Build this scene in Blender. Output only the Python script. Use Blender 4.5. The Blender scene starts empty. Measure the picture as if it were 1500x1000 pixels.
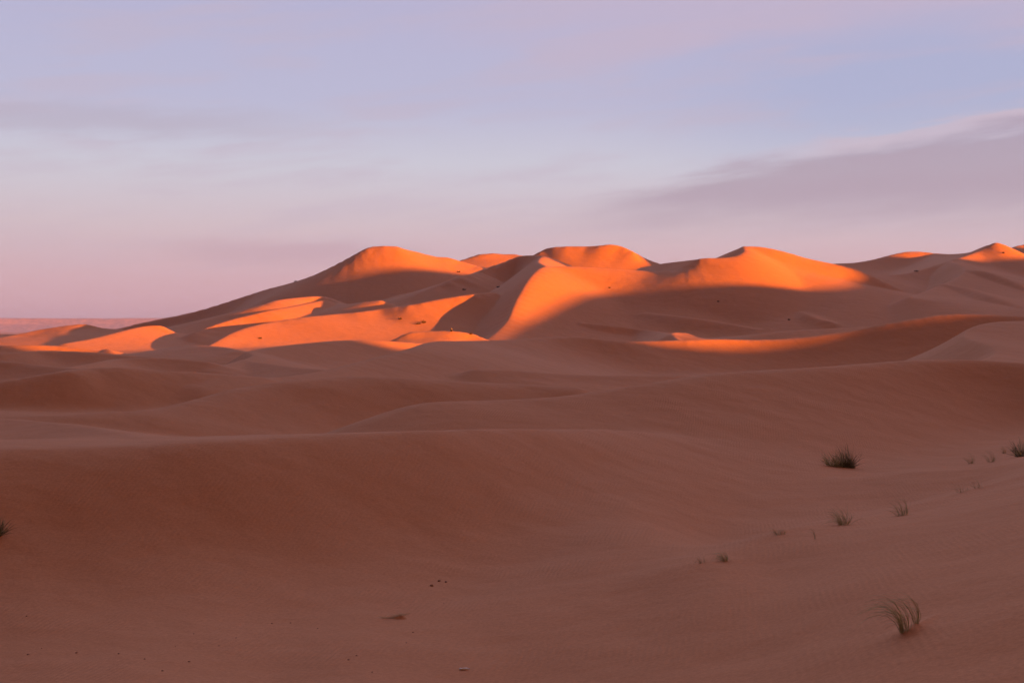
import bpy, math, random
import numpy as np

# ------------------------------------------------------------------ camera, sky, sun, exposure
C = bpy.context.scene.collection
F = 50.0 / 36.0 * 1500.0            # focal length in photo pixels
HY = 484.0                          # horizon row
SUN_AZ = math.radians(62.0)         # from straight behind the camera towards its right
SUN_EL = math.radians(5.0)
EXPOSURE = 2.45

cam_d = bpy.data.cameras.new('camera')
cam_d.lens = 50.0; cam_d.sensor_width = 36.0
cam_d.clip_start = 0.1; cam_d.clip_end = 60000.0
cam = bpy.data.objects.new('camera', cam_d)
C.objects.link(cam)
cam.location = (0, 0, 0)
cam.rotation_euler = (math.pi / 2 - math.atan((500 - HY) / F), 0, 0)
sc = bpy.context.scene
sc.camera = cam
sc.view_settings.view_transform = 'Standard'
sc.view_settings.look = 'None'
sc.view_settings.gamma = 1.0
sc.view_settings.use_curve_mapping = False
sc.view_settings.exposure = EXPOSURE
sc.render.engine = 'CYCLES'
sc.cycles.use_denoising = True
sc.cycles.max_bounces = 6
sc.cycles.diffuse_bounces = 3

S = np.array([math.sin(SUN_AZ) * math.cos(SUN_EL), -math.cos(SUN_AZ) * math.cos(SUN_EL), math.sin(SUN_EL)])

def lin(r, g, b):
    f = lambda c: (c / 255 / 12.92) if c <= 10.3 else ((c / 255 + 0.055) / 1.055) ** 2.4
    return (f(r), f(g), f(b))

def build_sky():
    w = bpy.data.worlds.new('World'); sc.world = w; w.use_nodes = True
    nt = w.node_tree; N = nt.nodes; L = nt.links
    N.clear()
    out = N.new('ShaderNodeOutputWorld'); bg = N.new('ShaderNodeBackground')
    L.new(bg.outputs[0], out.inputs[0])
    geo = N.new('ShaderNodeTexCoord')
    sep = N.new('ShaderNodeSeparateXYZ'); L.new(geo.outputs['Generated'], sep.inputs[0])
    def M(op, a, b=None, c=None, clamp=False):
        n = N.new('ShaderNodeMath'); n.operation = op; n.use_clamp = clamp
        for i, v in enumerate((a, b, c)):
            if v is None: continue
            if isinstance(v, (int, float)): n.inputs[i].default_value = v
            else: L.new(v, n.inputs[i])
        return n.outputs[0]
    def mix(f, a, b):
        n = N.new('ShaderNodeMix'); n.data_type = 'RGBA'
        for sock, v in ((n.inputs['Factor'], f), (n.inputs['A'], a), (n.inputs['B'], b)):
            if isinstance(v, (int, float)): sock.default_value = v
            elif isinstance(v, tuple): sock.default_value = (*v, 1)
            else: L.new(v, sock)
        return n.outputs['Result']
    def sstep(x, a, b):
        n = N.new('ShaderNodeMapRange'); n.interpolation_type = 'SMOOTHSTEP'
        L.new(x, n.inputs[0]); n.inputs[1].default_value = a; n.inputs[2].default_value = b
        return n.outputs[0]
    el = M('MULTIPLY', M('ARCSINE', sep.outputs[2]), 180 / math.pi)        # elevation, degrees
    az = M('MULTIPLY', M('ARCTAN2', sep.outputs[0], sep.outputs[1]), 180 / math.pi)   # bearing from +Y, degrees
    # air colour by elevation; bright band above the view added to light the sand
    ramp = N.new('ShaderNodeValToRGB')
    L.new(M('DIVIDE', el, 90.0, clamp=True), ramp.inputs[0])
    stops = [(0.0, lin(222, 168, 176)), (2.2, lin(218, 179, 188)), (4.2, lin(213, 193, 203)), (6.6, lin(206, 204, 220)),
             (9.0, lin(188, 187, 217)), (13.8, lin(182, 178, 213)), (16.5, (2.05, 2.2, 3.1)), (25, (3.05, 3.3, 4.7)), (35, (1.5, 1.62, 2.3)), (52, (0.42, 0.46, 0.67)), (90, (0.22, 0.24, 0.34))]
    e = ramp.color_ramp.elements
    while len(e) < len(stops): e.new(0.5)
    for k, (d, c) in enumerate(stops):
        e[k].position = d / 90.0; e[k].color = (*c, 1)
    col = ramp.outputs[0]
    # bluer window of clear sky to the east
    fb = M('MULTIPLY', sstep(az, 2, 14), M('MULTIPLY', sstep(el, 5.0, 8.5), sstep(el, 14, 10.5)))
    col = mix(M('MULTIPLY', fb, 0.45), col, lin(158, 172, 212))
    # cloud noise, stretched along the horizon
    cmb = N.new('ShaderNodeCombineXYZ')
    L.new(M('MULTIPLY', az, 0.10), cmb.inputs[0]); L.new(M('SUBTRACT', M('MULTIPLY', el, 0.75), M('MULTIPLY', az, 0.07)), cmb.inputs[1])
    nz = N.new('ShaderNodeTexNoise'); L.new(cmb.outputs[0], nz.inputs['Vector'])
    nz.inputs['Scale'].default_value = 1.0; nz.inputs['Detail'].default_value = 7.0; nz.inputs['Roughness'].default_value = 0.55
    nz.inputs['Distortion'].default_value = 0.5
    n1 = nz.outputs[0]
    nz2 = N.new('ShaderNodeTexNoise'); L.new(cmb.outputs[0], nz2.inputs['Vector'])
    nz2.inputs['Scale'].default_value = 2.7; nz2.inputs['Detail'].default_value = 6.0; nz2.inputs['Roughness'].default_value = 0.6
    n2 = nz2.outputs[0]
    nn = M('SUBTRACT', n1, 0.5); nm = M('SUBTRACT', n2, 0.5)
    # thin veils everywhere above
    veil = M('MULTIPLY', sstep(M('ADD', n1, M('MULTIPLY', nm, 0.4)), 0.44, 0.68), sstep(el, 1.0, 6.0))
    col = mix(M('MULTIPLY', veil, 0.42), col, lin(197, 180, 200))
    # high pink sheet along the top, thicker to the right
    eh = M('ADD', el, M('MULTIPLY', nn, 5.0))
    sheet = M('MULTIPLY', sstep(eh, 9.6, 12.4), sstep(az, -9, 9))
    col = mix(M('MULTIPLY', sheet, 0.62), col, lin(200, 180, 203))
    # the long bank low on the right: upper edge climbs to the right
    top = M('ADD', M('MULTIPLY', M('SUBTRACT', az, 3.0), 0.21), 5.5)
    top = M('MINIMUM', top, M('ADD', M('MULTIPLY', M('SUBTRACT', az, 11.0), 0.13), 7.1))
    d = M('SUBTRACT', M('ADD', top, M('ADD', M('MULTIPLY', nn, 1.8), M('MULTIPLY', nm, 1.3))), el)    # below the edge is positive
    low = M('SUBTRACT', el, M('ADD', 4.15, M('MULTIPLY', nm, 1.6)))
    bank = M('MULTIPLY', M('MULTIPLY', sstep(d, -0.15, 0.9), sstep(low, -0.9, 1.5)), sstep(M('ADD', az, M('MULTIPLY', nn, 8)), -0.5, 6.5))
    col = mix(M('MULTIPLY', bank, 0.8), col, lin(176, 156, 176))
    rim = M('MULTIPLY', M('MULTIPLY', sstep(d, -0.35, 0.05), sstep(d, 0.75, 0.1)), sstep(az, 9.0, 14.0))
    col = mix(M('MULTIPLY', rim, 0.5), col, lin(216, 190, 202))
    # low grey-pink bars on the left
    bl = M('MULTIPLY', M('MULTIPLY', sstep(M('ADD', el, M('MULTIPLY', nm, 1.5)), 7.2, 8.0), sstep(M('ADD', el, M('MULTIPLY', nm, 1.5)), 9.0, 8.2)), sstep(az, -5, -14))
    col = mix(M('MULTIPLY', bl, 0.45), col, lin(180, 165, 186))
    b2 = M('MULTIPLY', M('MULTIPLY', sstep(M('ADD', el, M('MULTIPLY', nm, 1.2)), 2.4, 3.0), sstep(M('ADD', el, M('MULTIPLY', nm, 1.2)), 3.8, 3.2)), M('MULTIPLY', sstep(az, -16, -10), sstep(az, -2, -7)))
    col = mix(M('MULTIPLY', b2, 0.5), col, lin(196, 162, 178))
    # unseen half behind the camera dimmed and reddened so facing slopes turn darker
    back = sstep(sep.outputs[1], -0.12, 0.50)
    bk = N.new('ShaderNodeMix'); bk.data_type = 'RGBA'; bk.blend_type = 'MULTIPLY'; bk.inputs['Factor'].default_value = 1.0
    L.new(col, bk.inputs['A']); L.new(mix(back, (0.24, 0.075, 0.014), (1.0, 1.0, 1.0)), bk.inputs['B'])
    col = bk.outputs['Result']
    # unseen upper sky dimmed on the left so overhead light favours the right
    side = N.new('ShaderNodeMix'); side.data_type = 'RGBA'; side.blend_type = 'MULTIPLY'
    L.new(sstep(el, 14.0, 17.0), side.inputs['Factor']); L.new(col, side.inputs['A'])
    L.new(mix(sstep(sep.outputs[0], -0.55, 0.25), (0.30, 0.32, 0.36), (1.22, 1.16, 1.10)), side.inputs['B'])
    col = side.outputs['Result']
    # physical sky adds the warm glow round the sun behind the camera
    sky = N.new('ShaderNodeTexSky'); sky.sky_type = 'NISHITA'; sky.sun_disc = False
    sky.sun_elevation = SUN_EL; sky.sun_rotation = math.atan2(S[0], S[1])
    sky.air_density = 1.4; sky.dust_density = 2.0
    mx = N.new('ShaderNodeMix'); mx.data_type = 'RGBA'; mx.blend_type = 'ADD'
    mx.inputs['Factor'].default_value = 1.0
    g = 0.0
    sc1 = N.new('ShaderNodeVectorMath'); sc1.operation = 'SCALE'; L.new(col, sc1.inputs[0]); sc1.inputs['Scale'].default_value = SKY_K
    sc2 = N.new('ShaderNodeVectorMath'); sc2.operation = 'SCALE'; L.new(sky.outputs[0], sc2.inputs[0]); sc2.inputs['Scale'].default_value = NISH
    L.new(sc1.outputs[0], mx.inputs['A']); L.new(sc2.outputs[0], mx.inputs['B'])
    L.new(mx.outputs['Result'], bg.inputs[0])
    bg.inputs[1].default_value = 0.1
    return w
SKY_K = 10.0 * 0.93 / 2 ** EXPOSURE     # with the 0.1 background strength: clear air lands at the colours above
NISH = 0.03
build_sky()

sun_d = bpy.data.lights.new('sun', 'SUN')
sun_d.energy = 4.2; sun_d.angle = math.radians(0.42); sun_d.color = (1.0, 0.285, 0.0)
sun = bpy.data.objects.new('sun', sun_d); C.objects.link(sun)
from mathutils import Vector
sun.rotation_euler = Vector(S).to_track_quat('Z', 'Y').to_euler()
sun.location = (200, -100, 150)

# ------------------------------------------------------------------ terrain
#TERRAIN-BEGIN
def W(px, py, D):
    return ((px - 750.0) / F * D, D, (HY - py) / F * D)

# low ground: points (bearing, range, height) a thin-plate surface passes through
BASE = []
def bp(px, py, D): BASE.append(W(px, py, D))
# bowl in front of the camera
for t in [(750,1000,36),(400,1000,36.3),(0,1000,36.3),(-400,1000,36.3),(-400,900,45),(0,900,45),(300,900,45),(520,900,45),(750,900,44),(950,900,41),
          (1100,950,34),(1325,925,30),(1500,985,24.5),(1500,900,28),(1800,920,23),(1000,810,50),(1130,840,44),(1250,830,41),(1400,820,38),
          (900,760,62),(980,735,72),
          (0,800,62),(400,800,64),(700,760,76),(0,720,85),(400,715,90),(700,700,95),
          # edge carrying the grass, pass behind it, bush hollow
          (1050,822,46),(1150,783,51),(1300,756,56),(1400,729,60),(1500,701,63),(1700,650,66),
          (1000,716,83),(1200,705,81),(1350,692,78),(1500,679,75),(1700,640,74),
          (1000,698,90),(1235,692,92),(1400,681,88),(1500,672,86),
          (1050,800,60),(1150,768,66),(1300,742,70),(1400,718,72),
          ]: bp(*t)
for D, z in ((130,-7.5),(180,-9),(260,-9.5),(400,-9),(600,-6),(900,-5),(1400,-7),(2200,-9),(6000,-10)):
    for px in (-500, 0, 400, 800, 1200, 1600, 2000):
        if D == 130 and px > 700: continue
        BASE.append(((px - 750) / F * D, D, z - (2.5 if px < 300 and D > 300 else 0)))
for a in (60, 110, 160, 210, 260, 300):
    for r, z in ((30,-6.5),(100,-8),(400,-8),(1500,-9),(6000,-10)):
        BASE.append((math.sin(math.radians(a)) * r, math.cos(math.radians(a)) * r, z))
for a in range(0, 360, 60):
    BASE.append((math.sin(math.radians(a)) * 1.5, math.cos(math.radians(a)) * 1.5, -1.75))
for a in (-15, 0, 15):
    for r in (5, 10, 18):
        BASE.append((math.sin(math.radians(a)) * r, math.cos(math.radians(a)) * r, -1.8 - 0.222 * r))

def coords(x, y):
    r = np.hypot(x, y)
    th = np.arctan2(x, y)
    # spread bearings inside the view, squeeze the rest, wrap behind
    a = 6.0 * np.tanh(th * 1.6)
    return a, np.log(r) * 2.0

def tps(r2):
    return 0.5 * r2 * np.log(r2 + 1e-9)

_bx = np.array([b[0] for b in BASE]); _by = np.array([b[1] for b in BASE]); _bz = np.array([b[2] for b in BASE])
_ba, _bl = coords(_bx, _by)
_n = len(BASE)
_A = np.zeros((_n + 3, _n + 3))
_A[:_n, :_n] = tps((_ba[:, None] - _ba) ** 2 + (_bl[:, None] - _bl) ** 2) + np.eye(_n) * 0.02
_A[:_n, _n] = 1; _A[:_n, _n + 1] = _ba; _A[:_n, _n + 2] = _bl
_A[_n:, :_n] = _A[:_n, _n:].T
_sol = np.linalg.solve(_A, np.concatenate([_bz, np.zeros(3)]))

_lat = np.random.RandomState(11).rand(256, 256) * 2 - 1
def lattice(x, y):
    i = np.floor(x).astype(int); j = np.floor(y).astype(int)
    u = x - i; v = y - j
    u = u * u * (3 - 2 * u); v = v * v * (3 - 2 * v)
    g = lambda a, b: _lat[a % 256, b % 256]
    return (g(i, j) * (1 - u) + g(i + 1, j) * u) * (1 - v) + (g(i, j + 1) * (1 - u) + g(i + 1, j + 1) * u) * v

def unevenness(x, y):
    """Low wind-blown swells and streaks on the near sand."""
    f = np.clip((170 - np.hypot(x, y)) / 90, 0, 1)
    c, s = math.cos(0.5), math.sin(0.5)
    p, q = c * x + s * y, -s * x + c * y
    return f * (0.05 * lattice(p / 4.2, q / 9.5) + 0.022 * lattice(p / 1.7 + 40, q / 4.6 + 9) + 0.008 * lattice(p / 0.7 + 80, q / 1.6 + 50))

def base_h(x, y):
    a, l = coords(x, y)
    h = np.full(x.shape, _sol[_n]) + _sol[_n + 1] * a + _sol[_n + 2] * l
    for k in range(_n):
        h += _sol[k] * tps((a - _ba[k]) ** 2 + (l - _bl[k]) ** 2)
    return h

def smax(a, b, k):
    d = np.abs(a - b)
    return np.maximum(a, b) + np.where(d < k, (k - d) ** 2 / (4 * k), 0.0)

def resample(P, step):
    """Catmull-Rom through the crest points, then even spacing."""
    P = np.asarray(P, float)
    Q = [P[0]]
    for i in range(len(P) - 1):
        p0 = P[max(i - 1, 0)]; p1 = P[i]; p2 = P[i + 1]; p3 = P[min(i + 2, len(P) - 1)]
        d01 = max(np.linalg.norm(p1 - p0), 1e-6) ** .5; d12 = max(np.linalg.norm(p2 - p1), 1e-6) ** .5; d23 = max(np.linalg.norm(p3 - p2), 1e-6) ** .5
        m1 = (p2 - p1) / d12 ** 2 if i == 0 else ((p1 - p0) / d01 ** 2 - (p2 - p0) / (d01 + d12) ** 1 / (d01 + d12) + (p2 - p1) / d12 ** 2)
        m2 = (p2 - p1) / d12 ** 2 if i == len(P) - 2 else ((p2 - p1) / d12 ** 2 - (p3 - p1) / (d12 + d23) / (d12 + d23) + (p3 - p2) / d23 ** 2)
        if i > 0:
            m1 = ((p1 - p0) / d01 - (p2 - p0) / (d01 + d12) + (p2 - p1) / d12) / d12
        if i < len(P) - 2:
            m2 = ((p2 - p1) / d12 - (p3 - p1) / (d12 + d23) + (p3 - p2) / d23) / d12
        m1 = m1 * d12 ** 2; m2 = m2 * d12 ** 2
        n = max(2, int(np.linalg.norm(p2 - p1) / step) + 1)
        for t in np.linspace(0, 1, n + 1)[1:]:
            Q.append((2*t**3-3*t*t+1)*p1 + (t**3-2*t*t+t)*m1 + (-2*t**3+3*t*t)*p2 + (t**3-t*t)*m2)
    return np.array(Q)

DUNES = []
def dune(pts, L, R, k=1.0, step=None, kin=0.0, world=False):
    """Crest through pts (px,py,distance). L/R: (slope, rounding, fall) of the flank on the left/right when walking along the crest;
    the flank falls at most `fall` metres (concave foot)."""
    P = np.array(pts if world else [W(*p) for p in pts])
    D = np.median(P[:, 1]) if not world else 300
    DUNES.append((resample(P, step or max(0.6, D * 0.012)), L, R, k))

def flank(d, s, w, A):
    dd = np.sqrt(d * d + w * w) - w
    return A * (1 - np.exp(-s * dd / A)) + 0.05 * np.maximum(dd - 0.6 * A / s, 0) + 0.5 * np.maximum(d - 250, 0)

def dune_h(x, y, crest, L, R):
    """Height of the crest point nearest to (x, y), softly weighted, less the fall of the flank on that side."""
    num = np.zeros(x.shape); den = np.zeros(x.shape)
    n = len(crest) - 1
    vary = lambda s, u: float(np.interp(u, np.linspace(0, 1, len(s)), s)) if isinstance(s, tuple) else s
    sl = lambda K, u: (vary(K[0], u), vary(K[1], u), K[2])
    L0, R0 = L, R
    for i in range(len(crest) - 1):
        ax, ay, az = crest[i]; bx, by, bz = crest[i + 1]
        ex, ey = bx - ax, by - ay
        l2 = ex * ex + ey * ey + 1e-9
        rx, ry = x - ax, y - ay
        t = np.clip((rx * ex + ry * ey) / l2, 0, 1)
        qx, qy = rx - t * ex, ry - t * ey
        d2 = qx * qx + qy * qy
        d = np.sqrt(d2)
        side = (ex * ry - ey * rx) / (math.sqrt(l2) * np.maximum(d, 1e-6))     # +1 left, -1 right
        f = 0.5 + 0.5 * np.clip(side, -1, 1)
        f = f * f * (3 - 2 * f)
        L, R = sl(L0, (i + .5) / n), sl(R0, (i + .5) / n)
        if L == R:
            p = flank(d, *L)
        else:
            p = f * flank(d, *L) + (1 - f) * flank(d, *R)
        w = math.sqrt(l2) * (d2 + 0.02) ** -1.9
        num += w * (az + t * (bz - az) - p); den += w
    return num / den

G = 0.60        # slip face slope
BIG = 60.0
exec_dunes = True
# --- first dune beyond the bowl
dune([(-500,664,55),(-250,661,56),(0,657,57.5),(150,653,58.5),(300,646,60),(400,641,62),(500,636,64.5),(620,631.5,68),(700,630,72),(800,629,78),(860,628,84),(920,631,89),(980,640,93),(1040,655,96)],
     ((.025,.025,.03,.035,.06,.10,.18,.2),2,BIG), ((.48,.48,.48,.46,.42,.32,.22,.14),(4,4,2.6,1.6,1,1,2,2),18), 2.2)
# break of slope that carries the grass, and the low ridge of the pass behind it
dune([(1040,826,46),(1080,811,47.8),(1150,783,51),(1300,756,56),(1400,729,60),(1500,701,63),(1700,650,66)], (0.30,.8,BIG), (0.02,1,BIG), 0.5)
dune([(940,722,86),(1000,715,84),(1100,710,83),(1200,704,81),(1350,691,78),(1500,678,75),(1700,640,74)], (0.30,.8,BIG), (0.10,1,BIG), 0.5)
dune([(1340,914,29.7),(1352,908,30.1),(1365,904,30.5),(1380,901,31)], (0.55,.05,BIG), (0.4,.05,BIG), 0.15, step=.15)
# --- right middle dune in front (rounded) and the pale dune left of it
dune([(640,589,100),(750,585,103),(820,581,105),(900,571,108),(950,563,110),(1000,554,113),(1050,548,116),(1100,543.5,119),(1200,537.5,125),(1260,533,129),(1320,528.5,133),(1370,526.5,135),(1430,527,136),(1500,531,135),(1650,540,130)],
     (0.30,3,BIG), ((.14,.18,.27,.42,.48,.45),(2,1.5,1.5,2.5,3,3),20), 1.0)
dune([(-150,610,104),(0,608.5,104),(100,607.5,104),(140,604,105),(190,602.5,106),(240,597,109),(300,582.5,114),(340,571,118),(380,564,121),(420,558,123),(460,554.5,125),(500,552,127),(550,552,129),(600,554.5,130),(650,557.5,132),(700,560,134),(760,562.5,136),(830,566,137)],
     ((.2,.3,.45,.4),1.0,BIG), ((.2,.25,.36,.42,.38),(3,3,4.5,5,5),20), 0.8)
dune([(-150,575,140),(0,559,142),(40,552.5,143),(70,547,144),(100,543,145),(130,539.5,148),(170,538,150),(200,539,152),(240,543,154),(290,545,157),(340,549,160)],
     (0.10,3,BIG), ((.54,.52,.45,.3),2.5,16), 0.8)
# --- long ridge across the middle
dune([(290,567,150),(330,562.5,155),(400,553.5,165),(460,545.5,178),(500,537,190),(550,524,205),(600,510.5,222),(634,500.5,245),(665,499.3,265),(700,499,285),(760,497,305),(800,494,315),(850,493,320),(880,496,320),(910,499,320),(950,499.5,325),(1000,498,330),(1050,496.5,335),(1100,497.5,338),(1150,496,340),(1200,491,342),(1250,483.5,345),(1300,473.5,345),(1340,466.5,345),(1370,462,345),(1400,460,345),(1440,460.5,345),(1500,462.5,345),(1600,463,345)],
     ((.5,.5,.4,.22),0.8,BIG), ((.2,.22,.18,.28,.42,.46,.42),1.5,18), 1.0)
dune([(700,541,205),(760,543,208),(800,546,210),(850,549,212),(930,550,215),(1000,549,218)], (0.25,1,BIG), (0.22,1,4), 0.6)
dune([(-60,612,104),(0,613,99),(60,617,93),(130,625,84),(170,634,75),(205,645,67)], (0.14,.4,BIG), (0.16,.4,4), 0.3)
# dark slope behind it, lit rim
dune([(300,541,250),(330,534,262),(355,527.5,275),(372,520.5,290),(365,514.5,305),(400,508,318),(450,502.5,332),(500,498.5,344),(540,498,350),(580,500,355),(620,503,360)],
     (0.55,0.6,BIG), ((.2,.25,.32),3,14), 1.0)
dune([(355,527.5,275),(390,532.5,262),(430,537.5,250),(470,541,240)], (0.25,.6,BIG), (0.25,.6,5), 0.5)
# right-hand dune with a slip face towards the camera's left
dune([(1650,470,265),(1500,470,258),(1465,471,254),(1440,474.5,248),(1422,481,240),(1414,489,232),(1417,495,224),(1432,500,214),(1450,506,205),(1459,512,198),(1459,518,190),(1448,524,180),(1430,530,170)],
     (0.10,3,BIG), (0.58,0.5,14), 1.0)
# --- low shadowed dunes on the left
dune([(-100,533,215),(0,528.5,215),(50,534,212),(90,538,208),(120,540,204)], (0.25,.8,BIG), (0.32,.8,5), 0.5)
dune([(90,540,215),(140,531,235),(180,525,250),(240,524,255),(300,529,255)], (0.25,.8,BIG), (0.32,.8,5), 0.5)
dune([(-100,520,310),(0,517,310),(60,513.5,320),(130,515.5,320),(200,521,318),(260,524,310)], (0.25,1,BIG), (0.30,1,6), 0.6)
dune([(-60,508,390),(0,506,390),(60,505.5,395),(110,508,395),(145,513,392),(156,511,392),(166,517,385)], (0.25,1,BIG), (0.30,1,6), 0.6)
dune([(220,518,450),(240,512,440),(262,507.5,420),(300,506,372),(330,509,360),(350,514,350)], (0.2,1,BIG), (0.16,1.5,4), 0.8)
# small lit barchan and hollow behind the long ridge
dune([(1003,487.5,450),(990,487,445),(984,488.5,438),(986,492,428),(994,498,415)], (0.30,0.6,BIG), (0.5,0.5,BIG), 0.5)
dune([(1075,499,430),(1090,495,432),(1110,490,436),(1150,485,440),(1200,482,445),(1240,480,450),(1280,478,455)], (0.06,2,BIG), (0.22,2,8), 1.0)
# dune with the rider
dune([(560,503,462),(578,496.5,464),(590,490.5,466),(602,486.5,468),(620,485,470),(640,484.3,470),(661,484.3,470),(680,486.5,470),(690,488,470),(702,493,468),(716,498.5,464)],
     (0.40,0.8,BIG), (0.24,1.2,9), 0.8)
# --- main dune: S-shaped crest (left flank is the slip face), from its foot up and curling back
CREST = [(715,498,560),(725,490.5,572),(735,481.5,585),(745,470,600),(751,456,615),(756,443,630),(763,430,645),(772,415,662),(782,402,680),(791,394.5,695),(798,391.5,705)]
dune(CREST + [(792,387,740),(788,383.5,775),(791,378,810),(794,375,835),(778,374,850),(760,375.5,855),(740,384,850),(720,391,840),(700,399,825),(670,410,800)],
     (0.56,0.5,BIG), (0.25,3,90), 0.8)
dune(CREST + [(820,390,712),(860,391.5,715),(900,394,715),(950,397,712),(985,397,705),(1003,394,702),(1013,387,702),(1018,382,703),(1024,379,704),(1050,378,705),(1070,376.5,706),(1084,372.5,710),(1091,367,718),(1089,361.5,730),(1110,361.5,733),(1130,364.5,733),(1160,372,732),(1180,378,731),(1210,384.5,729),(1230,388.5,727),(1260,396.5,722),(1280,405.5,718),(1310,419.5,712),(1325,427,708),(1345,433,702),(1365,438,695)],
     (0.50,0.5,BIG), (0.32,5,90), 1.5)
dune([(1089,361.5,730),(1070,369,750),(1050,377.5,765),(1020,388,780)], (0.55,0.5,BIG), (0.3,1,BIG), 0.8)
dune([(1021,380,706),(1000,382.5,724),(968,386.5,752),(940,392,780)], (0.45,.6,BIG), (0.50,.6,BIG), 0.8)
# --- second summit behind
dune([(780,376,940),(800,364,948),(830,361,945),(862,361,944),(880,359.5,940),(895,358,940),(910,361,938),(925,367.5,932),(935,374,934),(950,381,937),(968,387,940),(1000,396,940)],
     (0.50,0.6,BIG), (0.48,5,90), 1.5)
# --- left peak
dune([(60,500,985),(120,490,1010),(150,485,1025),(175,481,1035),(200,474,1040),(230,468,1043),(270,460,1043),(300,452.5,1041),(350,437,1033),(390,424.5,1020),(430,414,985),(470,400.5,952),(482,394.5,944),(500,384,940),(520,372.5,940),(535,364.5,942),(546,361.3,945),(580,361,945),(592,365,947),(610,369,950),(640,376.5,953),(655,377,955),(672,382,955),(700,390,950)],
     (0.35,2,BIG), ((.5,.5,.5,.5,.48,.40,.33,.33,.33,.33),4,110), 1.5)
dune([(660,386,1090),(685,378,1100),(700,373,1105),(722,371,1110),(738,372.5,1110),(755,372.5,1110),(775,377,1100)], (0.4,1,BIG), (0.3,3,90), 1.0)
# --- en-echelon ridges below the left peak
dune([(385,447,705),(400,441.5,712),(430,436.5,735),(470,434,750),(482,436,752),(497,443.5,742),(515,445,718),(540,441.5,698),(556,440,695)],
     (0.25,0.8,BIG), (0.24,3,60), 1.0)
dune([(285,487,630),(320,474,650),(350,465,665),(390,455.5,678),(425,449.5,700),(455,443.5,722),(474,439.5,735)], (0.40,0.5,BIG), (0.24,2,50), 0.8)
dune([(300,510,540),(318,500,560),(345,485.5,585),(370,477.5,600),(400,471,615),(440,465,625),(470,462,633),(496,459.5,640),(520,457.5,642),(560,452,652),(600,446.5,650),(650,437,658),(690,431,664),(720,428,672)], (0.45,0.5,BIG), ((.13,.13,.13,.16,.30,.42),2,60), 0.8)
# --- lit flats far left
dune([(20,491,750),(60,482.5,763),(100,476.5,768),(125,474.8,770),(135,477,769),(150,480.5,765),(172,482,760)], (0.2,1,BIG), (0.15,2,12), 1.0)
dune([(95,503,560),(140,495,590),(175,486,615),(210,478,640),(228,476.5,645),(240,478.5,648),(252,486,650)], (0.3,1,BIG), ((.14,.14,.2,.45),2,20), 1.0)
dune([(-200,489,800),(-100,487,820),(0,489,840),(60,490.5,840),(110,491,840)], (0.2,2,BIG), (0.06,2,6), 1.0)
# --- right-hand complex
dune([(1210,390,1000),(1225,386,1020),(1250,385,1030),(1280,380,1040),(1310,372,1050),(1330,368.5,1055),(1345,368.5,1055),(1370,371,1050),(1400,372,985),(1430,368,930),(1445,363,912),(1458,356,900),(1470,361.5,905),(1480,365.5,912),(1500,375,915),(1560,395,905)],
     (0.4,2,BIG), (0.26,3,90), 1.5)
dune([(1475,366,1000),(1490,360,1010),(1505,357.5,1015),(1560,353,1015),(1640,360,1010)], (0.4,1,BIG), (0.3,2,90), 1.0)
dune([(1458,356,900),(1430,369,890),(1405,378,870),(1392,382.5,845),(1402,386.5,815),(1412,393.5,785),(1411,401,760),(1395,410.5,735),(1370,420.5,705),(1350,428.5,680),(1330,435,650)],
     ((.30,.25,.15,.12,.12),3,BIG), (0.50,0.6,BIG), 1.0)
dune([(1235,391,800),(1270,401,805),(1300,403,815),(1330,400,825),(1360,392.5,840),(1392,382.5,850)], (0.1,2,BIG), (0.28,2,70), 1.0)
def height(x, y):
    h = base_h(x, y)
    for crest, L, R, k in DUNES:
        top = crest[:, 2].max() + 14
        pad = min(top / min(np.min(L[0]), np.min(R[0])) + 30, 420)
        if np.max(L[2]) < BIG or np.max(R[2]) < BIG: pad = min(pad * 1.3, 420)
        m = (x > crest[:, 0].min() - pad) & (x < crest[:, 0].max() + pad) & (y > crest[:, 1].min() - pad) & (y < crest[:, 1].max() + pad)
        if not m.any(): continue
        xx, yy = x[m], y[m]
        h[m] = smax(h[m], dune_h(xx, yy, crest, L, R), k)
    return h + unevenness(x, y)

DSAMP = np.concatenate([np.geomspace(12, 150, 1500), np.geomspace(150, 1250, 2500)[1:]])
def hit(px, py):
    """World point where the sight line through a photo pixel first meets the sand."""
    x = (px - 750) / F * DSAMP
    h = height(x, DSAMP.copy())
    z = (HY - py) / F * DSAMP
    k = np.argmax(h >= z)
    if not (h >= z).any(): k = np.argmin(z - h)
    return np.array((x[k], DSAMP[k], h[k]))

def fold(pixels, rise, L, R, k=0.5):
    """A low secondary crest lying on the flank already there."""
    P = []
    for i, q in enumerate(pixels):
        p = hit(*q); p[2] += rise * (0.25 if i in (0, len(pixels) - 1) else 1.0)
        P.append(tuple(p))
    dune(P, L, R, k, world=True, step=max(1.0, P[0][1] * 0.012))
fold([(1172,458),(1182,466),(1197,472),(1215,476),(1232,478.5)], 1.6, (0.10,1,BIG), (0.40,.6,BIG))
fold([(850,474),(890,481),(940,488),(985,492)], 1.5, (0.12,1,BIG), (0.40,1,BIG))
fold([(945,460),(1000,470),(1055,478),(1105,483)], 1.8, (0.12,2,BIG), (0.40,1.5,BIG))
fold([(590,433),(640,424),(672,411),(700,401)], 2.0, (0.3,1.5,BIG), (0.3,1.5,BIG))
fold([(1416,397),(1440,404),(1470,414),(1510,428)], 2.5, (0.2,2,BIG), (0.45,1.5,BIG))
fold([(1380,417),(1420,430),(1455,442),(1490,450)], 2.2, (0.2,2,BIG), (0.42,1.5,BIG))
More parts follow.
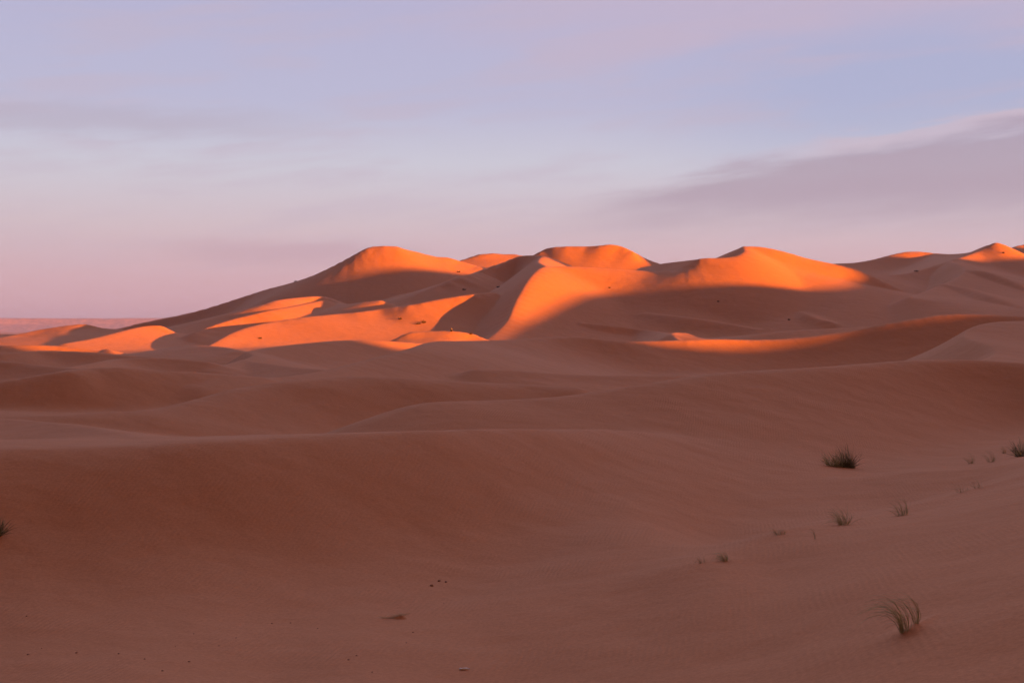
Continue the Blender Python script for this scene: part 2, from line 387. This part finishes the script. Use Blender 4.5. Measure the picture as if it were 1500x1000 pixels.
#TERRAIN-CASTER
# unseen dune range to the right; its skyline is shaped to place the evening shadow
TAN = math.tan(SUN_EL)
tv = np.array([-math.sin(SUN_AZ), math.cos(SUN_AZ)]); pv = np.array([math.cos(SUN_AZ), math.sin(SUN_AZ)])
SHADE = [(-700,50),(-300,60),(0,58),(150,54),(220,48),(262,38),(277,28),(284,19),(290,13.5),(296,9.5),(300,8.5),(310,6.5),(322,5.8),(332,6.8),(341,8.8),(347,9.9),(354,10.6),(365,10.8),(400,11),(420,13),(440,15),(470,18),(497,21.5),(523,26.5),(552,31.5),(578,37),(601,41.5),(620,42.5),(640,42.5),(648,40),(655,37.5),(665,36),(690,38),(718,44),(728,72),(748,80),(765,83),(773,83),(794,79),(806,74),(815,69),(825,65),(833,67),(845,73),(857,74),(867,95),(882,92),(888,58),(896,56.5),(937,56.5),(962,75),(1000,85),(1045,85),(1056,70),(1080,68),(1100,70),(1300,60),(1600,40)]
WC = -620.0

#TERRAIN-END

def ground_grid():
    fr = np.radians(22.5)
    th = np.concatenate([np.linspace(-fr, fr, NA), fr + (2 * np.pi - 2 * fr) * np.linspace(0, 1, NB + 1)[1:-1]])
    segs = [(1.2,20,60),(20,42,NR*15//100),(42,150,NR*3//10),(150,350,NR*2//10),(350,560,NR*12//100),(560,960,NR*24//100),(960,1200,NR*6//100),(1200,3000,50),(3000,24000,40)]
    r = [1.2]
    for a, b, n in segs: r += list(np.geomspace(a, b, n + 1)[1:])
    return th, np.array(r)
NA, NB, NR = 1000, 260, 1000

def smooth_all(me):
    me.polygons.foreach_set('use_smooth', np.ones(len(me.polygons), bool))

def grid_mesh(name, X, Y, Z, wrap):
    nr, na = X.shape
    me = bpy.data.meshes.new(name)
    co = np.stack([X, Y, Z], -1).reshape(-1, 3).astype(np.float32)
    i = np.arange(nr - 1)[:, None]; j = np.arange(na if wrap else na - 1)[None, :]
    j2 = (j + 1) % na
    q = np.stack([i * na + j, (i + 1) * na + j, (i + 1) * na + j2, i * na + j2], -1).reshape(-1, 4).astype(np.int32)
    me.vertices.add(len(co)); me.vertices.foreach_set('co', co.ravel())
    me.loops.add(q.size); me.loops.foreach_set('vertex_index', q.ravel())
    me.polygons.add(len(q)); me.polygons.foreach_set('loop_start', np.arange(0, q.size, 4, dtype=np.int32)); me.polygons.foreach_set('loop_total', np.full(len(q), 4, np.int32))
    me.update(calc_edges=True)
    smooth_all(me)
    return me

def sand_material():
    m = bpy.data.materials.new('sand'); m.use_nodes = True
    nt = m.node_tree; N = nt.nodes; L = nt.links
    b = N['Principled BSDF']; b.inputs['Roughness'].default_value = 0.9
    b.inputs['Specular IOR Level'].default_value = 0.05
    tc = N.new('ShaderNodeTexCoord')
    n1 = N.new('ShaderNodeTexNoise'); n1.inputs['Scale'].default_value = 0.04; n1.inputs['Detail'].default_value = 8; n1.inputs['Roughness'].default_value = 0.6
    L.new(tc.outputs['Object'], n1.inputs['Vector'])
    r = N.new('ShaderNodeValToRGB'); L.new(n1.outputs[0], r.inputs[0])
    r.color_ramp.elements[0].position = .3; r.color_ramp.elements[0].color = (0.445, 0.196, 0.102, 1)
    r.color_ramp.elements[1].position = .7; r.color_ramp.elements[1].color = (0.490, 0.222, 0.119, 1)
    n2 = N.new('ShaderNodeTexNoise'); n2.inputs['Scale'].default_value = 9.0; n2.inputs['Detail'].default_value = 5; n2.inputs['Roughness'].default_value = 0.7
    L.new(tc.outputs['Object'], n2.inputs['Vector'])
    mr = N.new('ShaderNodeMapRange'); L.new(n2.outputs[0], mr.inputs[0]); mr.inputs[1].default_value = .25; mr.inputs[2].default_value = .75; mr.inputs[3].default_value = .84; mr.inputs[4].default_value = 1.16
    sc_ = N.new('ShaderNodeVectorMath'); sc_.operation = 'SCALE'; L.new(r.outputs[0], sc_.inputs[0]); L.new(mr.outputs[0], sc_.inputs['Scale'])
    L.new(sc_.outputs[0], b.inputs['Base Color'])
    # wind ripples, and soft unevenness a few metres across
    mp = N.new('ShaderNodeMapping'); mp.inputs['Rotation'].default_value = (0, 0, math.radians(25)); mp.inputs['Scale'].default_value = (1, 0.35, 1)
    L.new(tc.outputs['Object'], mp.inputs[0])
    wv = N.new('ShaderNodeTexWave'); wv.inputs['Scale'].default_value = 1.9; wv.inputs['Distortion'].default_value = 5.0; wv.inputs['Detail'].default_value = 3; wv.inputs['Detail Scale'].default_value = 0.7
    L.new(mp.outputs[0], wv.inputs[0])
    n3 = N.new('ShaderNodeTexNoise'); n3.inputs['Scale'].default_value = 0.22; n3.inputs['Detail'].default_value = 4
    L.new(tc.outputs['Object'], n3.inputs['Vector'])
    patch = N.new('ShaderNodeMapRange'); L.new(n3.outputs[0], patch.inputs[0]); patch.inputs[1].default_value = .45; patch.inputs[2].default_value = .65
    am = N.new('ShaderNodeMath'); am.operation = 'MULTIPLY'; L.new(wv.outputs[0], am.inputs[0]); L.new(patch.outputs[0], am.inputs[1])
    b1 = N.new('ShaderNodeBump'); b1.inputs['Strength'].default_value = 0.3; b1.inputs['Distance'].default_value = 0.03; L.new(am.outputs[0], b1.inputs['Height'])
    b2 = N.new('ShaderNodeBump'); b2.inputs['Strength'].default_value = 0.4; b2.inputs['Distance'].default_value = 0.03; L.new(n2.outputs[0], b2.inputs['Height']); L.new(b1.outputs[0], b2.inputs['Normal'])
    b3 = N.new('ShaderNodeBump'); b3.inputs['Strength'].default_value = 0.7; b3.inputs['Distance'].default_value = 0.4; L.new(n3.outputs[0], b3.inputs['Height']); L.new(b2.outputs[0], b3.inputs['Normal'])
    L.new(b3.outputs[0], b.inputs['Normal'])
    return m
SAND = sand_material()

def tag(o, label=None, cat=None, group=None, kind=None):
    for k, v in (('label', label), ('category', cat), ('group', group), ('kind', kind)):
        if v: o[k] = v
    return o

def make_ground():
    th, r = ground_grid()
    R_, T_ = np.meshgrid(r, th, indexing='ij')
    X = R_ * np.sin(T_); Y = R_ * np.cos(T_)
    Z = height(X.ravel(), Y.ravel()).reshape(X.shape)
    me = grid_mesh('sand', X, Y, Z, True)
    o = bpy.data.objects.new('sand_dunes', me); C.objects.link(o)
    tag(o, 'orange sand dunes with sharp crests under evening shadow', kind='structure')
    me.materials.append(SAND)
    return o
ground = make_ground()

def make_range():
    """The high dune range beyond the right edge of the picture, its skyline shaped to cast the evening shadow."""
    SH = np.array(SHADE, float)
    v = np.arange(-800, 1700, 4.0)
    a = np.array([-260, -180, -120, -80, -50, -30, -16, -7, -3, 0, 3, 7, 16, 30, 50, 80, 120, 170, 210])
    hv = np.interp(v, SH[:, 0], SH[:, 1])
    ker = np.exp(-0.5 * (np.arange(-2, 3) / 1.0) ** 2); ker /= ker.sum()
    hv = np.convolve(np.pad(hv, 2, mode='edge'), ker, mode='valid') - TAN * WC
    rx = np.repeat(a[:, None], len(v), 1); vv = np.repeat(v[None], len(a), 0)
    drop = np.where(rx < 0, 0.50, 0.58) * (np.sqrt(rx * rx + 4) - 2)
    Z = np.maximum(hv[None] - drop, -14)
    X = vv * pv[0] + (WC + rx) * tv[0]; Y = vv * pv[1] + (WC + rx) * tv[1]
    me = grid_mesh('unseen_dune_range', X[::-1], Y[::-1], Z[::-1], False)
    me.materials.append(SAND)
    o = bpy.data.objects.new('unseen_dune_range', me); C.objects.link(o)
    tag(o, 'unseen high dune range shaped to cast the evening shadow', kind='structure')
make_range()

# ------------------------------------------------------------------ far plateau
def rock_material():
    m = bpy.data.materials.new('rock'); m.use_nodes = True
    nt = m.node_tree; N = nt.nodes; L = nt.links
    b = N['Principled BSDF']; b.inputs['Roughness'].default_value = 1.0; b.inputs['Specular IOR Level'].default_value = 0.0
    tc = N.new('ShaderNodeTexCoord')
    mp = N.new('ShaderNodeMapping'); mp.inputs['Scale'].default_value = (.018, .018, .05); L.new(tc.outputs['Object'], mp.inputs[0])
    n = N.new('ShaderNodeTexNoise'); n.inputs['Scale'].default_value = 1.0; n.inputs['Detail'].default_value = 6; L.new(mp.outputs[0], n.inputs[0])
    r = N.new('ShaderNodeValToRGB'); L.new(n.outputs[0], r.inputs[0])
    r.color_ramp.elements[0].position = .35; r.color_ramp.elements[0].color = (0.22, 0.12, 0.14, 1)
    r.color_ramp.elements[1].position = .62; r.color_ramp.elements[1].color = (0.44, 0.25, 0.26, 1)
    L.new(r.outputs[0], b.inputs['Base Color'])
    return m

def make_plateau():
    rng = np.random.RandomState(4)
    xs = np.linspace(-9000, -2500, 420)
    prof = [(0.0, 0.0), (0.35, 0.45), (0.55, 0.62), (0.62, 0.86), (0.7, 0.95), (0.73, 1.0), (2.2, 1.0)]
    def n1(x, f, sd):
        k = np.random.RandomState(sd).rand(512) * 2 - 1
        t = x * f; i = np.floor(t).astype(int); u = t - i; u = u * u * (3 - 2 * u)
        return k[i % 512] * (1 - u) + k[(i + 1) % 512] * u
    top = 128 + 3 * n1(xs, 1 / 900., 1) + 1.5 * n1(xs, 1 / 200., 2)
    front = 14300 + 20 * n1(xs, 1 / 1500., 3) + 8 * n1(xs, 1 / 300., 5)
    X = np.repeat(xs[None], len(prof), 0); Y = np.zeros_like(X); Z = np.zeros_like(X)
    for i, (a, h) in enumerate(prof):
        Y[i] = front + a * 700 + (14 * n1(xs + 77 * i, 1 / 60., 7 + i) if h < 1 else 0) * (1 - h)
        Z[i] = -14 + (top + 14) * h
    Y[-1] = 17500
    me = grid_mesh('plateau', X[::-1], Y[::-1], Z[::-1], False)
    me.materials.append(rock_material())
    o = bpy.data.objects.new('hills', me); C.objects.link(o)
    tag(o, 'flat topped pink rock plateau on the far horizon', kind='structure')
make_plateau()

# ------------------------------------------------------------------ plants, stones, litter, figure
def mat(name, col, rough=0.8, var=0.35, scale=6.0, spec=0.1):
    m = bpy.data.materials.new(name); m.use_nodes = True
    nt = m.node_tree; N = nt.nodes; L = nt.links
    b = N['Principled BSDF']; b.inputs['Roughness'].default_value = rough; b.inputs['Specular IOR Level'].default_value = spec
    tc = N.new('ShaderNodeTexCoord'); n = N.new('ShaderNodeTexNoise'); n.inputs['Scale'].default_value = scale; n.inputs['Detail'].default_value = 3
    L.new(tc.outputs['Object'], n.inputs['Vector'])
    r = N.new('ShaderNodeValToRGB'); L.new(n.outputs[0], r.inputs[0])
    r.color_ramp.elements[0].position = .3; r.color_ramp.elements[0].color = (*[c * (1 - var) for c in col], 1)
    r.color_ramp.elements[1].position = .7; r.color_ramp.elements[1].color = (*[min(1, c * (1 + var)) for c in col], 1)
    L.new(r.outputs[0], b.inputs['Base Color'])
    return m
M_GREEN = mat('desert_grass', (0.36, 0.34, 0.18))
M_DARK = mat('dense_foliage', (0.15, 0.145, 0.085))
M_DRY = mat('dry_stalk', (0.48, 0.39, 0.27))
M_SCRUB = mat('far_scrub', (0.075, 0.050, 0.030))
M_STONE = mat('dark_stone', (0.25, 0.125, 0.085))
M_PLASTIC = mat('pale_plastic', (0.62, 0.62, 0.68), 0.35, 0.1, 30, 0.5)

def ground_z(x, y):
    return float(height(np.array([float(x)]), np.array([float(y)]))[0])

def mesh_obj(name, V, Fc, m, parent=None, smooth=True, loc=None):
    me = bpy.data.meshes.new(name)
    me.from_pydata([tuple(v) for v in V], [], Fc); me.update()
    if smooth: smooth_all(me)
    me.materials.append(m)
    o = bpy.data.objects.new(name, me); C.objects.link(o)
    if parent is not None: o.parent = parent
    if loc is not None: o.location = loc
    return o

def blade(V, Fc, rng, base, length, lean, az, bend, baz, width, seg=6):
    """A tapering, bending blade: starts `lean` off vertical towards az, bends towards baz by `bend` radians over its length."""
    p = np.array(base, float); d = np.array((math.sin(lean) * math.cos(az), math.sin(lean) * math.sin(az), math.cos(lean)))
    b = np.array((math.cos(baz), math.sin(baz), -0.95)); b /= np.linalg.norm(b)
    n0 = len(V); st = length / seg
    fa = rng.uniform(0, math.pi)
    for i in range(seg + 1):
        w = width * (1 - (i / seg) ** 1.6 * 0.9)
        s1 = np.cross(d, (math.cos(fa), math.sin(fa), 0.2)); s1 /= (np.linalg.norm(s1) + 1e-9)
        s2 = np.cross(d, s1)
        for q in (0, 2.094, 4.189):
            V.append(p + w * (s1 * math.cos(q) + s2 * math.sin(q)))
        if i < seg:
            p = p + d * st
            d = d + b * (bend / seg) * (0.5 + 1.6 * i / seg) * 1.5; d /= np.linalg.norm(d)
    for i in range(seg):
        for q in range(3):
            a = n0 + i * 3 + q; a2 = n0 + i * 3 + (q + 1) % 3
            Fc.append((a, a2, a2 + 3, a + 3))

def tuft(px, py, h, w, n, label, cat='grass tuft', name='grass_tuft', bend=1.6, baz=math.pi, lean=0.35, width=0.004, dry=0.25, group=None, seed=0, mats=(None, None), squash=0.5, at=None):
    """Desert grass rooted where pixel (px, py) meets the sand; h, w in metres."""
    rng = random.Random(seed * 7919 + int(px))
    p = hit(px, py) if at is None else at
    e = bpy.data.objects.new(name, None); C.objects.link(e); e.location = p; e.empty_display_size = 0.2
    tag(e, label, cat, group)
    for part, cnt, m, k in (('blades', int(n * (1 - dry)), mats[0] or M_GREEN, 1.0), ('dry_stalks', max(3, int(n * dry)), mats[1] or M_DRY, 0.75)):
        V, Fc = [], []
        for i in range(cnt):
            a = rng.uniform(0, 2 * math.pi); r = w * 0.5 * squash * math.sqrt(rng.random())
            bx, by = r * math.cos(a), r * math.sin(a) * 0.6
            bz = ground_fast(p, bx, by)
            blade(V, Fc, rng, (bx, by, bz - 0.02), h * rng.uniform(0.6, 1.25) * k, abs(rng.gauss(lean * .6, lean * .5)), a + rng.gauss(0, .6), bend * rng.uniform(0.5, 1.25), baz + rng.gauss(0, .35), width * rng.uniform(.7, 1.3))
        mesh_obj(part, V, Fc, m, e)
    return e

def ground_fast(p, dx, dy):
    return 0.0
def bush(px, py, h, w, n, label, name='desert_bush', cat='bush', width=0.012, group=None, seed=0, lump=None, lump2=None, slope=0.0, mats=None):
    """A dense rounded clump of stiff twigs."""
    rng = random.Random(seed * 131 + int(px * 3 + py))
    p = hit(px, py)
    e = bpy.data.objects.new(name, None); C.objects.link(e); e.location = p; e.empty_display_size = 0.3
    tag(e, label, cat, group)
    ma, mb = mats or (M_DARK, M_GREEN)
    for part, m, share, k, lumps in (('foliage', ma, 0.66, 1.0, lump or [(0.0, 1.0, 1.0)]), ('twigs', mb, 0.34, 1.05, lump2 or [(-.05, .9, 1.0)])):
        V, Fc = [], []
        for i in range(max(6, int(n * share))):
            lx, lh, ls = lumps[i % len(lumps)]
            a = rng.uniform(0, 2 * math.pi); r = 0.3 * w * ls * math.sqrt(rng.random())
            bx = lx * w + r * math.cos(a); by = r * math.sin(a)
            le = min(1.25, abs(rng.gauss(.45, .38)))
            blade(V, Fc, rng, (bx, by, slope * bx - 0.04), h * lh * rng.uniform(.5, 1.1) * k * (1 - .25 * le), le, a + rng.gauss(0, .5), rng.uniform(0.1, .9), math.pi + rng.gauss(0, .8), width * rng.uniform(.6, 1.4), seg=4)
        mesh_obj(part, V, Fc, m, e)
    return e

tuft(1326, 927, 1.15, 0.45, 44, 'largest arching grass tuft bent over near the bottom right corner', bend=2.8, width=0.0055, seed=1)
tuft(1343, 914, 0.9, 0.25, 20, 'upright grass tuft just behind the largest arching tuft', bend=2.4, width=0.0055, seed=2)
tuft(1062, 822, 0.55, 0.4, 40, 'low grass tuft swept flat to the left at the foot of the slope', bend=2.9, lean=.7, width=0.006, seed=3)
tuft(1030, 825, 0.35, 0.5, 16, 'sparse dry sprig left of the low swept tuft', bend=1.5, lean=.8, width=0.006, seed=4, dry=.7)
tuft(1142, 783, 0.42, 0.7, 30, 'pale dried grass heap on the dune edge', bend=2.6, lean=.8, width=0.007, seed=5, dry=.8)
tuft(1194, 790, 0.55, 0.10, 5, 'single thin bent stalk standing apart on the slope', bend=1.4, lean=.25, width=0.008, seed=6, dry=.6, cat='stalk', name='grass_stalk')
tuft(1236, 769, 0.75, 0.8, 70, 'bushy green tuft in the middle of the dune edge row', bend=1.6, lean=.7, width=0.006, seed=7)
tuft(1322, 755, 0.8, 0.9, 50, 'loose twiggy tuft with bare stems highest along the dune edge', bend=1.3, lean=.7, width=0.006, seed=8, dry=.45)
tuft(1410, 721, 0.6, 0.9, 26, 'faint low tuft on the pale pass below the ridge line', bend=1.3, lean=.9, width=0.005, seed=9, dry=.7)
tuft(1432, 715, 0.6, 0.9, 26, 'faint wide tuft beside the low one on the pale pass', bend=1.3, lean=.9, width=0.005, seed=10, dry=.7)
tuft(1423, 679, 0.8, 0.6, 30, 'small tuft half sunk behind the ridge line near the right edge', bend=1.2, lean=.5, width=0.006, seed=11, dry=.5)
tuft(1452, 677, 0.9, 0.8, 34, 'pale tuft touching the ridge line between two darker tufts', bend=1.2, lean=.6, width=0.006, seed=12, dry=.5)
tuft(1472, 664, 0.7, 0.6, 26, 'tiny dark tuft higher up the shaded dune by the right edge', bend=1.2, lean=.6, width=0.006, seed=13, dry=.5)
bush(1499, 668, 1.3, 1.5, 160, 'dark bush cut by the right edge of the picture', seed=14)
bush(1232, 684, 1.55, 2.0, 420, 'large dark bush standing alone in the hollow of the right dune', seed=15, lump=[(0.14, 1.0, .5), (0.2, .95, .45), (0.3, .55, .35)], lump2=[(-0.2, .8, .6), (-.3, .55, .5), (-.05, 1.0, .5)], slope=-0.18, width=0.010)
bush(-8, 785, 0.85, 0.8, 260, 'dark bush cut by the left edge of the picture', seed=16, width=0.008)

def far_bush(px, py, wpx, hpx, label, n=60, seed=0, group=None):
    p = hit(px, py); k = p[1] / F
    return bush(px, py, hpx * k * 1.1, wpx * k, n, label, width=0.16 * k, seed=seed, group=group, mats=(M_SCRUB, M_SCRUB))
far_bush(433, 413, 6, 3, 'dark bush on the shaded left flank of the left peak', seed=20)
far_bush(672, 399, 6, 3, 'dark bush on the shadow line right of the left peak', seed=21)
far_bush(680, 425, 7, 3, 'dark bush midway down the shaded hollow between the peaks', seed=22)
far_bush(730, 421, 7, 2.5, 'faint low bush on the steep slip face left of the main crest', n=110, seed=23)
far_bush(586, 468, 8, 4, 'small brown bush left of the pair on the sunlit slope', seed=24)
far_bush(613, 475, 9, 5, 'left bush of the close pair on the sunlit slope', seed=25)
far_bush(621, 473, 8, 6, 'taller right bush of the close pair on the sunlit slope', seed=26)
far_bush(381, 496, 8, 3, 'low bush alone on the bright sand at the lower left', seed=27)
far_bush(1342, 398, 7, 3, 'dark bush in the shaded basin on the right', seed=28)
far_bush(1470, 371, 4, 3, 'bush just under the pointed summit at the far right', seed=29)
far_bush(1052, 442, 4, 2, 'tiny bush on the shaded face under the middle peak', seed=30)
far_bush(1156, 469, 4, 2.5, 'tiny bush low on the shaded face right of the middle', seed=31)
far_bush(893, 422, 4, 2, 'tiny bush at the soft shadow edge on the sunlit main face', seed=32)
far_bush(690, 490.2, 5, 3.5, 'small bush on the low bright dune right of the person', seed=33)

def stone(px, py, s, label, group, seed):
    rng = random.Random(seed)
    p = hit(px, py)
    V, Fc = [], []
    nu, nv = 10, 6
    off = [[rng.uniform(.75, 1.2) for _ in range(nu)] for _ in range(nv + 1)]
    for j in range(nv + 1):
        t = math.pi * j / nv
        for i in range(nu):
            a = 2 * math.pi * i / nu; r = s * .5 * math.sin(t) * off[j][i]
            V.append((r * math.cos(a) * 1.3, r * math.sin(a), s * .32 * math.cos(t) * off[j][0] + s * .12))
    for j in range(nv):
        for i in range(nu):
            i2 = (i + 1) % nu
            Fc.append((j * nu + i, (j + 1) * nu + i, (j + 1) * nu + i2, j * nu + i2))
    o = mesh_obj('stone', V, Fc, M_STONE, loc=p)
    o.rotation_euler = (0, 0, rng.uniform(0, 6))
    tag(o, label, 'stone', group)
    return o
ST = [(40,959,.11),(111,957,.12),(173,958,.10),(211,966,.09),(237,983,.10),(276,970,.10),(283,929,.07),(425,913,.09),(398,914,.10),(345,935,.07),(465,921,.07),
      (522,961,.09),(510,967,.09),(595,942,.08),(605,927,.09),(545,985,.07),(38,903,.08),(256,947,.06),(320,946,.06),(60,950,.06),(650,884,.06)]
for i, (px, py, s_) in enumerate(ST):
    stone(px, py, s_ * 0.55, 'small dark stone scattered on the sandy floor of the front hollow', 'small stones on the hollow floor', 100 + i)
stone(632, 859, .12, 'largest dark stone of the three at the foot of the front dune', None, 151)
stone(643, 852, .10, 'dark stone uphill of the largest one at the foot of the front dune', None, 152)
stone(653, 853, .09, 'smallest stone right of the other two at the foot of the front dune', None, 153)

def dead_heap(px, py):
    p = hit(px, py); rng = random.Random(5)
    e = bpy.data.objects.new('dead_grass_heap', None); C.objects.link(e); e.location = p
    tag(e, 'flattened heap of dead grass half buried in the hollow floor', 'dead grass')
    # little drift of sand caught by it
    V, Fc = [], []
    nu, nv = 36, 14
    for j in range(nv + 1):
        for i in range(nu + 1):
            x = -0.62 + 1.15 * i / nu; y = -0.25 + 0.5 * j / nv
            hx = math.exp(-((x - 0.12) / (0.13 if x > .12 else 0.30)) ** 2) * math.exp(-(y / 0.13) ** 2)
            V.append((x, y, 0.13 * hx - 0.03 + 0.01 * rng.random() * hx))
    for j in range(nv):
        for i in range(nu):
            a = j * (nu + 1) + i
            Fc.append((a, a + 1, a + nu + 2, a + nu + 1))
    mesh_obj('sand_drift', V, Fc, SAND, e)
    V, Fc = [], []
    for i in range(60):
        bx = rng.uniform(-0.5, .25); by = rng.gauss(-0.06, .06)
        blade(V, Fc, rng, (bx, by, 0.02 + 0.10 * math.exp(-((bx - .12) / .2) ** 2)), rng.uniform(.1, .35), rng.uniform(1.1, 1.5), rng.choice([0.2, math.pi - .2]) + rng.gauss(0, .4), rng.uniform(0, .5), math.pi, .004, seg=4)
    mesh_obj('dry_stalks', V, Fc, M_DRY, e)
dead_heap(583, 906)

def bottle(px, py):
    p = hit(px, py); rng = random.Random(9)
    e = bpy.data.objects.new('plastic_bottle', None); C.objects.link(e); e.location = p + np.array((0, 0, .035)); e.rotation_euler = (0, 0, math.radians(8))
    tag(e, 'small crumpled pale plastic litter lying on the shaded sand', 'litter')
    def lathe(name, prof, crush, m):
        V, Fc = [], []; n = 16
        for x, r in prof:
            for i in range(n):
                a = 2 * math.pi * i / n; k = 1 + (rng.uniform(-crush, crush))
                V.append((x, r * k * math.cos(a), r * k * .8 * math.sin(a)))
        for j in range(len(prof) - 1):
            for i in range(n):
                i2 = (i + 1) % n; Fc.append((j * n + i, j * n + i2, (j + 1) * n + i2, (j + 1) * n + i))
        mesh_obj(name, V, Fc, m, e)
    lathe('body', [(-.13, .001), (-.13, .034), (-.10, .037), (-.06, .030), (-.02, .037), (.02, .032), (.06, .036), (.09, .024), (.11, .014)], .14, M_PLASTIC)
    lathe('neck', [(.108, .0135), (.125, .0135)], .02, M_PLASTIC)
    lathe('cap', [(.122, .016), (.14, .016), (.1405, .001)], .0, mat('cap_plastic', (.25, .28, .5), .4, .1))
bottle(680, 982)

# the person on the low bright dune: sitting on the crest, knees drawn up
def person(px, py):
    p = hit(px, py)
    V = [(0, 0, .16), (0, .02, .42), (0, .05, .62), (0, .03, .72), (0, .01, .80), (0, 0, .93),               # pelvis..head
         (.17, .04, .60), (.26, -.10, .42), (.14, -.30, .42),      # right arm
         (-.17, .04, .60), (-.26, -.10, .42), (-.14, -.30, .42),   # left arm
         (.11, -.04, .15), (.15, -.36, .46), (.13, -.52, .06), (.13, -.64, .03),
         (-.11, -.04, .15), (-.17, -.34, .44), (-.15, -.54, .06), (-.15, -.66, .03)]
    E = [(0,1),(1,2),(2,3),(3,4),(4,5),(2,6),(6,7),(7,8),(2,9),(9,10),(10,11),(0,12),(12,13),(13,14),(14,15),(0,16),(16,17),(17,18),(18,19)]
    rad = [.16,.15,.15,.06,.07,.095,.075,.05,.04,.075,.05,.04,.10,.075,.05,.04,.10,.075,.05,.04]
    me = bpy.data.meshes.new('person'); me.from_pydata(V, E, []); me.update()
    o = bpy.data.objects.new('person', me); C.objects.link(o)
    o.location = p + np.array((0, 0, -.04)); o.rotation_euler = (0, 0, math.radians(-35)); o.scale = (1.12, 1.12, 1.12)
    sk = o.modifiers.new('skin', 'SKIN')
    for i, r in enumerate(rad):
        me.skin_vertices[0].data[i].radius = (r, r)
    me.skin_vertices[0].data[0].use_root = True
    sb = o.modifiers.new('sub', 'SUBSURF'); sb.levels = 2; sb.render_levels = 2
    me.materials.append(mat('dark_clothing', (.030, .020, .022)))
    tag(o, 'person in dark clothing sitting on the crest of the low bright dune', 'person')
    # pale scarf wound round head and shoulders
    V, Fc = [], []; n = 14
    for z, rx, ry, y in ((.60, .20, .16, .04), (.70, .17, .14, .04), (.76, .11, .11, .02), (.86, .125, .13, .0), (.96, .12, .125, .0), (1.03, .08, .085, .01), (1.05, .005, .005, .01)):
        for i in range(n):
            a = 2 * math.pi * i / n
            V.append((rx * math.cos(a), y + ry * math.sin(a), z))
    for j in range(6):
        for i in range(n):
            i2 = (i + 1) % n; Fc.append((j * n + i, j * n + i2, (j + 1) * n + i2, (j + 1) * n + i))
    mesh_obj('headscarf', V, Fc, mat('pale_cloth', (.50, .36, .32)), o)
person(661.5, 485.6)

# ------------------------------------------------------------------ air
def haze():
    V = [(x, y, z) for z in (-40, 175) for y in (-24500, 24500) for x in (-24500, 24500)]
    Fc = [(0, 2, 3, 1), (4, 5, 7, 6), (0, 1, 5, 4), (2, 6, 7, 3), (0, 4, 6, 2), (1, 3, 7, 5)]
    m = bpy.data.materials.new('haze'); m.use_nodes = True
    nt = m.node_tree; nt.nodes.clear()
    out = nt.nodes.new('ShaderNodeOutputMaterial'); v = nt.nodes.new('ShaderNodeVolumePrincipled')
    v.inputs['Color'].default_value = (0.86, 0.80, 0.88, 1); v.inputs['Density'].default_value = HAZE; v.inputs['Anisotropy'].default_value = 0.7
    nt.links.new(v.outputs[0], out.inputs['Volume'])
    o = mesh_obj('haze', V, Fc, m, smooth=False)
    tag(o, 'thin pink evening haze', kind='stuff')
HAZE = 0.00005
haze()
